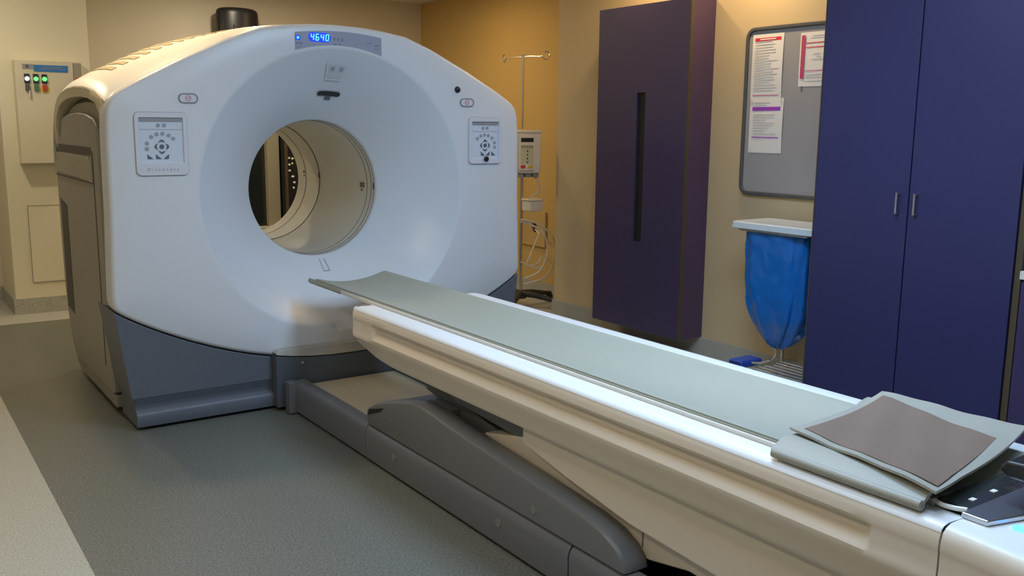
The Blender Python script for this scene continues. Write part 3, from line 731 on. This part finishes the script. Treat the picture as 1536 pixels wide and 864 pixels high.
ck = thing('table_clamp', 'black clamp block standing on the steel end plate', 'clamp', (-.07, -3.40, .652))
obj('clamp_arm', prism(B(), [(-3.37, .715), (-3.385, .735), (-3.55, .745), (-3.55, .70), (-3.39, .70)], 0, -.12, .08), 'black_plastic', ck, bevel=.008)
obj('clamp_post', bx((-.085, -3.47, .652), (-.03, -3.41, .705)), 'black_plastic', ck, bevel=.008)
obj('status_light', cyl(B(), (-.20, -3.465), .016, 2, .639, .642), 'glow_blue', t, smooth=0)

# ================================================================== RIGHT WALL
cb = thing('wall_cabinet', 'narrow tall dark purple cabinet hung on the wall with a slot handle', 'cabinet', (2.15, .10, .10))
X0, Y0, Y1, Z0_, Z1_ = 2.05, -.308, .509, .105, 2.115
obj('cabinet_body', bx((X0 + .022, Y0, Z0_), (XR - .001, Y1, Z1_)), 'plum_laminate', cb, bevel=.001)
HY0, HY1, HZ0, HZ1 = .054, .132, .668, 1.590
bm = B()
box(bm, (X0, Y0, Z0_), (X0 + .018, HY0, Z1_)); box(bm, (X0, HY1, Z0_), (X0 + .018, Y1, Z1_)); box(bm, (X0, HY0, Z0_), (X0 + .018, HY1, HZ0)); box(bm, (X0, HY0, HZ1), (X0 + .018, HY1, Z1_))
dr = obj('door', bm, 'purple_laminate', cb, smooth=0)
obj('slot_handle', bx((X0 + .016, HY0 - .005, HZ0 - .005), (X0 + .0215, HY1 + .005, HZ1 + .005)), 'shadow_black', dr, smooth=0)
obj('door_edge_strip', bx((X0 - .0005, Y0 - .0008, Z0_ - .001), (X0 + .021, Y0 + .008, Z1_ + .001)), 'edge_brown', cb, smooth=0)

st = thing('storage_cabinet', 'floor-standing dark blue-purple double-door cabinet on the right wall', 'cabinet', (1.98, -1.97, 0))
SX = 1.70; ZT = 2.42
obj('cabinet_body', bx((SX + .021, -2.462, .08), (XR - .001, -1.500, ZT)), 'blue_laminate', st, smooth=0)
obj('plinth', bx((SX + .06, -2.46, 0), (XR - .001, -1.502, .08)), 'shadow_black', st, smooth=0)
for k, (a, b, hy) in enumerate(((-1.9735, -1.503, -1.932), (-2.440, -1.9795, -2.015))):
    d_ = obj('door', bx((SX, a, .09), (SX + .020, b, ZT - .01)), 'blue_laminate', st, bevel=.001)
    bm = B(); box(bm, (SX - .024, hy - .0045, 1.026), (SX - .018, hy + .0045, 1.116)); box(bm, (SX - .018, hy - .0045, 1.026), (SX, hy + .0045, 1.034)); box(bm, (SX - .018, hy - .0045, 1.108), (SX, hy + .0045, 1.116))
    obj('handle', bm, 'steel', d_, bevel=.0012)
obj('side_edge', bx((SX - .001, -1.5025, .08), (SX + .021, -1.497, ZT)), 'edge_brown', st, smooth=0)
obj('filler_strip', bx((SX + .012, -2.468, .08), (SX + .02, -2.443, ZT)), 'edge_brown', st, smooth=0)
s2 = thing('base_cabinet', 'low purple base cabinet with pale worktop edge at the right margin', 'cabinet', (1.98, -2.9, 0))
obj('cabinet_body', bx((SX + .02, -3.4, .08), (XR - .001, -2.475, .815)), 'purple_laminate', s2, smooth=0)
obj('door', bx((SX, -2.95, .09), (SX + .019, -2.478, .81)), 'purple_laminate', s2, bevel=.001)
obj('door', bx((SX, -3.40, .09), (SX + .019, -2.954, .81)), 'purple_laminate', s2, bevel=.001)
obj('worktop', bx((SX - .01, -3.4, .817), (XR - .001, -2.473, .85)), 'pump_white', s2, bevel=.003)
s3 = thing('upper_cabinet', 'plum wall cabinet above the pale worktop at the right margin', 'cabinet', (2.05, -2.9, 1.3))
obj('cabinet_body', bx((SX + .12, -3.4, 1.15), (XR - .001, -2.475, ZT)), 'plum_laminate', s3, smooth=0)
obj('door', bx((SX + .10, -3.4, 1.15), (SX + .118, -2.478, ZT)), 'plum_laminate', s3, bevel=.001)

# noticeboard
BY0, BY1, BZ0, BZ1 = -1.495, -.565, 1.005, 1.935
nb = thing('noticeboard', 'grey felt noticeboard with dark rounded frame on the right wall', 'noticeboard', (XR, (BY0 + BY1) / 2, BZ0))
cyb, czb = (BY0 + BY1) / 2, (BZ0 + BZ1) / 2; bw, bh = BY1 - BY0, BZ1 - BZ0
obj('felt_panel', prism(B(), rrect(cyb, czb, bw - .02, bh - .02, .03), 0, XR - .014, XR - .001), 'board_felt', nb, smooth=0)
obj('frame', ringprism(B(), rrect(cyb, czb, bw, bh, .06), rrect(cyb, czb, bw - .044, bh - .044, .04), 0, XR - .026, XR - .001), 'board_frame', nb, bevel=.006, seg=3)
PX = XR - .0155
def notice(name, label, y0, y1, z0n, z1n, bars, lines, extra=None, curl=.004):
    """y1 is the end nearer the scanner (left in view)"""
    bm = B(); n = 12; rows = []
    for i in range(n + 1):
        z = z1n - (z1n - z0n) * i / n
        rows.append([(PX - curl * math.sin(PI * i / n) * (.3 + .7 * k / 4) - .0006, y1 + (y0 - y1) * k / 4, z) for k in range(5)])
    v1 = [[bm.verts.new(p) for p in r] for r in rows]; v2 = [[bm.verts.new((p[0] + .0005, p[1], p[2])) for p in r] for r in rows]
    for a in range(n):
        for k in range(4):
            bm.faces.new((v1[a][k], v1[a][k + 1], v1[a + 1][k + 1], v1[a + 1][k])); bm.faces.new((v2[a][k], v2[a + 1][k], v2[a + 1][k + 1], v2[a][k + 1]))
    o = obj(name, bm, 'paper', smooth=60, loc=(PX, (y0 + y1) / 2, z0n)); tag(o, label, 'notice')
    H_ = z1n - z0n; W_ = y1 - y0
    def px_at(z): return PX - curl * math.sin(PI * (z1n - z) / H_) - .0012
    for (u0, u1, w0, w1, m_) in bars:      # fractions: u from left, w from top
        za, zb = z1n - H_ * w1, z1n - H_ * w0; p_ = px_at((za + zb) / 2)
        obj('printed_band', bx((p_ - .0006, y1 - W_ * u1, za), (p_, y1 - W_ * u0, zb)), m_, o, smooth=0)
    for (u0, u1, w0) in lines:
        zz = z1n - H_ * w0; p_ = px_at(zz)
        obj('text_line', bx((p_ - .0005, y1 - W_ * u1, zz - .0018), (p_, y1 - W_ * u0, zz + .0018)), 'ink_grey', o, smooth=0)
    for s_ in (extra or []):
        obj('tape', bx((PX - curl - .003, s_[0] - .008, s_[1] - .008), (PX - curl - .0022, s_[0] + .008, s_[1] + .008)), 'tape', o, smooth=0)
    return o
random.seed(3)
ln_ = [(.10, .10 + random.uniform(.45, .8), .12 + .042 * k) for k in range(19)]
n1 = notice('notice', 'white notice with a red header bar, upper sheet at the board\'s left', -.828, -.612, 1.545, 1.893, [(.08, .92, .055, .105, 'ink_red'), (.08, .92, .945, .958, 'ink_pink')], ln_)
zz = 1.893 - .348 * .08
obj('header_text', bx((PX - .0038, -.775, zz - .003), (PX - .003, -.665, zz + .003)), 'paper', n1, smooth=0)
ln_ = [(.12, .12 + random.uniform(.35, .75), .30 + .05 * k) for k in range(8)] + [(.12, .6, .08), (.12, .5, .12)]
n2 = notice('notice', 'white notice with a purple header bar, hung below the red-headed one', -.850, -.616, 1.245, 1.545, [(.08, .92, .155, .225, 'ink_purple'), (.1, .9, .705, .725, 'ink_purple')], ln_, [(-.83, 1.255), (-.636, 1.258), (-.63, 1.535), (-.835, 1.535)])
n3 = notice('notice', 'white notice with a red vertical stripe beside the blue cabinet', -1.16, -.938, 1.602, 1.882, [(.05, .16, .05, .85, 'ink_stripe'), (.18, .95, .19, .205, 'ink_red'), (.18, .95, .27, .285, 'ink_red'), (.18, .95, .70, .715, 'ink_pink')], [(.35, .9, .07), (.3, .9, .11), (.4, .6, .4), (.35, .7, .5), (.5, .62, .45), (.2, .8, .78), (.2, .7, .83), (.2, .75, .9)])
obj('pull_tab', bx((PX - .004, -.965, 1.575), (PX - .002, -.961, 1.606)), 'board_frame', n3, smooth=0)

# bin stand with blue bag
bs = thing('waste_stand', 'waste bag stand with pale lid, blue pedal and chrome wire base', 'waste bin', (2.03, -1.08, 0))
LX0, LX1, LY0, LY1, LZ = 1.88, 2.20, -1.36, -.825, .892
bm = B(); rings = []
for z, e in ((LZ - .038, .006), (LZ - .034, 0), (LZ - .006, .004), (LZ - .001, .010), (LZ + .001, .022), (LZ - .003, .03), (LZ + .002, .12)):
    rings.append([(x, y, z) for x, y in rrect((LX0 + LX1) / 2, (LY0 + LY1) / 2, LX1 - LX0 - 2 * e, LY1 - LY0 - 2 * e, .03)])
loft(bm, rings); obj('lid', bm, 'bin_lid', bs, smooth=35)
obj('lid_hinge', bx((2.13, -1.34, .76), (2.19, -1.25, .85)), 'black_plastic', bs, bevel=.006)
bm = B()
fx0, fx1, fy0, fy1 = 1.90, 2.17, -1.32, -.86
ringp = [(x, y, .85) for x, y in rrect((fx0 + fx1) / 2, (fy0 + fy1) / 2, fx1 - fx0, fy1 - fy0, .04)]
tube(bm, ringp + [ringp[0]], .009, 8)
for y in (-1.29, -.98): tube(bm, [(2.185, y, .03), (2.185, y, .86)], .009, 8)
obj('frame', bm, 'chrome', bs)
bm = B()
for k in range(6): tube(bm, [(1.93 + .048 * k, -1.00, .105), (1.93 + .048 * k, -1.42, .105)], .006, 8)
tube(bm, [(1.92, -1.0, .098), (2.19, -1.0, .098)], .007, 8); tube(bm, [(1.92, -1.40, .098), (2.19, -1.40, .098)], .007, 8)
for x in (1.93, 2.18):
    for y in (-1.0, -1.39): tube(bm, [(x, y, 0), (x, y, .105)], .009, 8)
obj('wire_base', bm, 'chrome', bs)
pd = obj('pedal', bx((1.95, -.90, .075), (2.12, -.80, .115)), 'pedal_blue', bs, bevel=.012, seg=3)
bm = B()
for k in range(7): box(bm, (1.948, -.89 + .012 * k, .085), (1.951, -.885 + .012 * k, .108))
obj('pedal_ribs', bm, 'black_plastic', pd, smooth=0)
bm = B(); tube(bm, spline([(2.03, -.90, .10), (2.04, -.96, .11), (2.05, -1.03, .15), (2.04, -1.055, .20), (2.03, -1.045, .215)], 6), .007, 8); obj('pedal_rod', bm, 'chrome', bs)
bm = B(); rings = []
secs = [(.853, 1.0, 0), (.82, .985, 0), (.75, .98, 0), (.65, .97, 0), (.55, .96, .0), (.47, .93, .003), (.42, .88, .006), (.37, .78, .01), (.32, .63, .012), (.28, .50, .012), (.25, .38, .01), (.228, .22, .008), (.218, .05, .006)]
cxb, cyb_ = 2.035, -1.085
for z, sc, o_ in secs:
    n = 72; ring = []
    for k in range(n):
        a = 2 * PI * k / n; c_, s_ = math.cos(a), math.sin(a); ex = .55 + .3 * (1 - min(1, (z - .22) / .4))
        rx, ry = .125, .215
        x = rx * math.copysign(abs(c_) ** ex, c_); y = ry * math.copysign(abs(s_) ** ex, s_)
        fold = 1 + .05 * math.sin(9 * a + 3.0 * z) * (.4 + 1.2 * (1 - (z - .22) / .64)) + .02 * math.sin(17 * a - 11 * z) + .018 * math.sin(5 * a + 23 * z)
        ring.append((cxb + x * sc * fold, cyb_ + y * sc * fold + .02 * (1 - sc), z + .008 * math.sin(7 * a) * (1 - (z - .22) / .64)))
    rings.append(ring)
loft(bm, rings, cap0=False)
bg = obj('waste_bag', bm, 'bag_blue', smooth=80, loc=(cxb, cyb_, .225)); tag(bg, 'translucent blue plastic waste bag hanging under the pale lid', 'waste bag')
md = bg.modifiers.new('sub', 'SUBSURF'); md.levels = 1; md.render_levels = 2
tx = bpy.data.textures.new('crease', 'CLOUDS'); tx.noise_scale = .045; tx.noise_depth = 3
dm = bg.modifiers.new('crease', 'DISPLACE'); dm.texture = tx; dm.strength = .012; dm.mid_level = .5; dm.texture_coords = 'LOCAL'

# ================================================================== ALCOVE
PXp, PYp = 2.20, 1.565
iv = thing('iv_stand', 'chrome drip stand with hooks on a black five-legged base in the alcove', 'drip stand', (PXp, PYp, 0))
bm = B(); tube(bm, [(PXp, PYp, .09), (PXp, PYp, 1.06)], .013, 14); obj('lower_pole', bm, 'chrome', iv)
bm = B(); tube(bm, [(PXp, PYp, 1.05), (PXp, PYp, 1.895)], .008, 12); obj('upper_pole', bm, 'chrome', iv)
bm = B(); cyl(bm, (PXp, PYp), .014, 2, 1.885, 1.905, 16); obj('pole_cap', bm, 'chrome', iv)
hd = Vector((.10, -.995, 0)).normalized()
for s in (-1, 1):
    c = Vector((PXp, PYp, 1.888)); p = [c, c + hd * s * .10, c + hd * s * .19 + Vector((0, 0, -.006))]
    e = c + hd * s * .235
    loop = [e + hd * s * (.028 * math.cos(a)) * -1 + Vector((.02 * math.sin(a * .5), 0, .028 * math.sin(-a))) for a in [k * PI / 8 for k in range(0, 14)]]
    bm = B(); tube(bm, spline(p + loop, 3), .0045, 8); obj('hook', bm, 'chrome', iv)
bm = B()
hub = Vector((PXp, PYp, .085)); cyl(bm, (PXp, PYp), .045, 2, .06, .115, 20); obj('hub', bm, 'rubber_black', iv, bevel=.006)
for k in range(5):
    a = math.radians(18 + 72 * k - 10); d = Vector((math.cos(a), math.sin(a), 0)); tip = hub + d * (.34 if k else .33)
    bm = B(); tube(bm, [hub + Vector((0, 0, .015)), hub + d * .12 + Vector((0, 0, .01)), tip + Vector((0, 0, -.022))], .02, 12, rads=[.026, .023, .016]); lg = obj('leg', bm, 'rubber_black', iv)
    w0 = tip + Vector((0, 0, -.045)) - d * .012
    sdx = Vector((-d.y, d.x, 0)); bm = B()
    for q in (-1, 1):
        ringc = [[w0 + sdx * q * (.006 + e) + d * (.022 * math.cos(j * PI / 8)) + Vector((0, 0, .022 * math.sin(j * PI / 8))) for j in range(16)] for e in (0, .012)]
        for r_ in ringc:
            for v in r_: v.z = max(v.z, .0)
        loft(bm, ringc)
    tube(bm, [w0, w0 + Vector((0, 0, .035))], .005, 8)
    obj('castor', bm, 'black_plastic', lg)
# infusion pump
ip = thing('infusion_pump', 'cream infusion pump with red and yellow keys clamped to the drip stand', 'infusion pump', (2.13, 1.43, 1.02))
bm = B()
PM = [(-.165, 1.375), (.165, 1.375), (.155, 1.03), (.13, 1.005), (-.13, 1.005), (-.16, 1.04)]
yc = 1.435
# front faces the camera (-y side turned a little)
Rz = Matrix.Translation((2.145, 1.42, 0)) @ Matrix.Rotation(math.radians(-16), 4, 'Z')
def rot(bm): bmesh.ops.transform(bm, matrix=Rz, verts=bm.verts); return bm
wv = .095
o1 = [(-wv, 1.335), (wv, 1.335), (wv - .004, 1.06), (wv - .016, 1.035), (-wv + .016, 1.035), (-wv + .004, 1.06)]
obj('casing', rot(prism(B(), o1, 1, -.05, .115)), 'pump_white', ip, bevel=.012, seg=3)
obj('top_cap', rot(prism(B(), rrect(0, .03, 2 * wv + .012, .18, .03), 2, 1.33, 1.352)), 'pump_white', ip, bevel=.006)
dr = obj('door', rot(prism(B(), rrect(-.022, 1.19, .125, .265, .01), 1, -.062, -.048)), 'pump_white', ip, bevel=.004)
obj('keypad', rot(bx((-.072, -.0645, 1.105), (.025, -.061, 1.245))), 'pump_face', dr, smooth=0)
obj('display', rot(bx((-.072, -.0645, 1.265), (.025, -.061, 1.295))), 'black_plastic', dr, smooth=0)
for k in range(5):
    obj('button', rot(bx((-.068 + .019 * k, -.067, 1.222), (-.055 + .019 * k, -.064, 1.240))), 'label_grey', dr, smooth=0)
for k in range(4): obj('button', rot(cyl(B(), (-.022, 1.20 - .027 * k), .007, 1, -.067, -.064, 12)), 'button_dark', dr, smooth=0)
obj('stop_button', rot(prism(B(), rrect(-.055, 1.086, .036, .022, .005), 1, -.067, -.061)), 'call_red', dr, smooth=0)
obj('start_button', rot(prism(B(), rrect(.005, 1.086, .036, .022, .005), 1, -.067, -.061)), 'switch_yellow', dr, smooth=0)
bm = B()
for x in (-.06, .0, .06): box(bm, (x - .022, -.03, 1.005), (x + .022, .05, 1.037))
obj('clamp_feet', rot(bm), 'label_grey', ip, bevel=.004)
obj('pole_clamp', rot(bx((-.02, .10, 1.15), (.05, .16, 1.25))), 'label_grey', ip, bevel=.004)
sb = obj('junction_box', bx((2.17, 1.41, .745), (2.29, 1.52, .825)), 'pump_white', bevel=.01, seg=3, loc=(2.23, 1.46, .745)); tag(sb, 'small white box hung on the drip stand under the pump', 'box')
obj('box_lid', bx((2.165, 1.405, .825), (2.295, 1.525, .838)), 'pump_white', sb, bevel=.004)
obj('box_bracket', bx((2.19, 1.515, .77), (2.215, 1.566, .80)), 'label_grey', sb)
bm = B(); tube(bm, spline([(2.20, 1.40, 1.01), (2.235, 1.39, .95), (2.23, 1.40, .89), (2.19, 1.42, .855), (2.18, 1.45, .84)], 7), .006, 8)
tag(obj('pump_cable', bm, 'cable_white', loc=(2.2, 1.4, .85)), 'short cream cable between the infusion pump and the small box', 'cable')
def coil(pts, label, r=.0075):
    bm = B(); tube(bm, spline(pts, 8), r, 8)
    tag(obj('power_cable', bm, 'cable_white', loc=(PXp, PYp, .4)), label, 'cable', 'cables hanging on the drip stand')
coil([(2.18, 1.545, .66), (2.23, 1.50, .645), (2.30, 1.42, .58), (2.33, 1.40, .48), (2.31, 1.40, .36), (2.26, 1.43, .27), (2.19, 1.50, .225)], 'cream cable in the innermost loop hanging beside the drip stand')
coil([(2.18, 1.54, .675), (2.26, 1.46, .655), (2.36, 1.40, .57), (2.395, 1.385, .45), (2.385, 1.40, .33), (2.32, 1.42, .23), (2.19, 1.50, .18)], 'cream cable in the outermost loop hanging beside the drip stand')
coil([(2.55, 1.86, .55), (2.44, 1.66, .54), (2.34, 1.56, .50), (2.24, 1.50, .40), (2.22, 1.50, .33), (2.28, 1.46, .30), (2.34, 1.45, .33), (2.37, 1.44, .40)], 'cream cable running from the wall plate hole', .006)
coil([(2.18, 1.54, .35), (2.24, 1.50, .32), (2.29, 1.46, .345), (2.31, 1.45, .39)], 'short cream cable end crossing the loops', .006)
wp = thing('wall_plate', 'square orange-painted wall plate with a round cable hole in the alcove', 'wall plate', (XA, 1.98, .4))
cyw, czw = 1.99, .545
n = 32; sq = rrect(cyw, czw, .34, .29, .006, 7); ho = [(cyw - .02 + .033 * math.cos(2 * PI * k / 32 + PI / 4 - PI / 4 + .1), czw + .01 + .05 * math.sin(2 * PI * k / 32 + .1)) for k in range(32)]
obj('plate', ringprism(B(), sq, ho, 0, XA - .022, XA - .001), 'plate_orange', wp, bevel=.002)
obj('cable_hole', prism(B(), ho, 0, XA - .006, XA - .002), 'shadow_black', wp, smooth=0)

# ================================================================== BACK LEFT
yf = 3.10
ec = thing('electrical_cabinet', 'cream electrical cabinet with lit indicator lamps on the rear column', 'electrical cabinet', (-.79, 3.15, 1.08))
EX0, EX1 = -1.005, -.572
obj('cabinet_box', bx((EX0, yf + .012, 1.085), (EX1, 3.199, 1.80)), 'box_cream', ec, bevel=.003)
dr = obj('cabinet_door', bx((EX0 + .002, yf, 1.088), (EX1 - .06, yf + .0115, 1.797)), 'box_cream', ec, bevel=.003)
lb = obj('label_strip', bx((-.955, yf - .003, 1.738), (-.885, yf, 1.772)), 'label_grey', dr, smooth=0)
obj('label_emblem', cyl(B(), (-.925, 1.755), .011, 1, yf - .005, yf - .002, 16), 'board_frame', lb, smooth=0)
lb = obj('label_strip', bx((-.884, yf - .003, 1.722), (-.665, yf, 1.768)), 'label_blue', dr, smooth=0)
for z, a, b in ((1.754, -.83, -.70), (1.742, -.85, -.68)): obj('label_text', bx((a, yf - .0045, z - .0018), (b, yf - .0025, z + .0018)), 'label_grey', lb, smooth=0)
for x, m_, m2, by in ((-.932, 'lamp_white', 'board_frame', None), (-.876, 'lamp_green', 'switch_green', None), (-.822, 'lamp_green', 'switch_red', 'switch_yellow')):
    ih = obj('indicator_housing', bx((x - .017, yf - .012, 1.640), (x + .017, yf, 1.705)), 'black_plastic', dr, bevel=.003)
    obj('indicator_lamp', cyl(B(), (x, 1.671), .0145, 1, yf - .020, yf - .012, 16), m_, ih, smooth=0)
    if by: obj('switch_surround', cyl(B(), (x, 1.603), .030, 1, yf - .003, yf, 20), by, dr, smooth=0)
    sw = obj('switch', bx((x - .014, yf - .016, 1.588), (x + .014, yf - .003, 1.632)), m2, dr, bevel=.003)
obj('key', bx((-.927, yf - .02, 1.545), (-.918, yf - .012, 1.592)), 'chrome', dr, bevel=.002)
obj('trunking', bx((EX1 - .056, yf + .002, 1.45), (EX1 - .004, yf + .0115, 1.79)), 'liner_tan', ec, bevel=.002)
obj('call_button', bx((EX1 - .045, yf - .02, 1.648), (EX1 - .010, yf + .004, 1.690)), 'call_red', ec, bevel=.006)
obj('warning_sticker', cyl(B(), (-.745, 1.475), .007, 1, yf - .002, yf), 'switch_yellow', dr, smooth=0)
ap = thing('access_panel', 'flush cream access panel low on the rear column', 'access panel', (-.75, 3.195, .24))
obj('panel_frame', ringprism(B(), rrect(-.76, .505, .44, .56, .004), rrect(-.76, .505, .43, .55, .004), 1, 3.1935, 3.1995), 'liner_tan', ap, smooth=0)
obj('panel_door', bx((-.975, 3.195, .23), (-.545, 3.1995, .78)), 'column_paint', ap, smooth=0)
# black housing above the scanner on the rear wall
bh_ = thing('wall_housing', 'black round-topped ribbed housing on the rear wall above the scanner', 'wall unit', (.80, 3.75, 1.75))
bm = B(); rings = []
for z, q in ((1.75, .98), (1.76, 1), (2.282, 1), (2.302, .98), (2.316, .93), (2.326, .82), (2.333, .60), (2.336, .35), (2.337, .06)):
    rings.append([(.785 + .178 * q * math.cos(2 * PI * k / 40), 3.74 + .10 * q * math.sin(2 * PI * k / 40), z) for k in range(40)])
loft(bm, rings); hb = obj('housing', bm, 'black_plastic', bh_, smooth=50)
bm = B()
for k in range(9):
    a = PI + PI * (k + .5) / 9; tube(bm, [(.785 + .179 * math.cos(a), 3.74 + .101 * math.sin(a), 1.78), (.785 + .179 * math.cos(a), 3.74 + .101 * math.sin(a), 2.19)], .006, 8)
obj('ribs', bm, 'rubber_black', hb)
obj('bracket', bx((.70, 3.84, 1.9), (.90, 3.899, 2.1)), 'black_plastic', bh_)
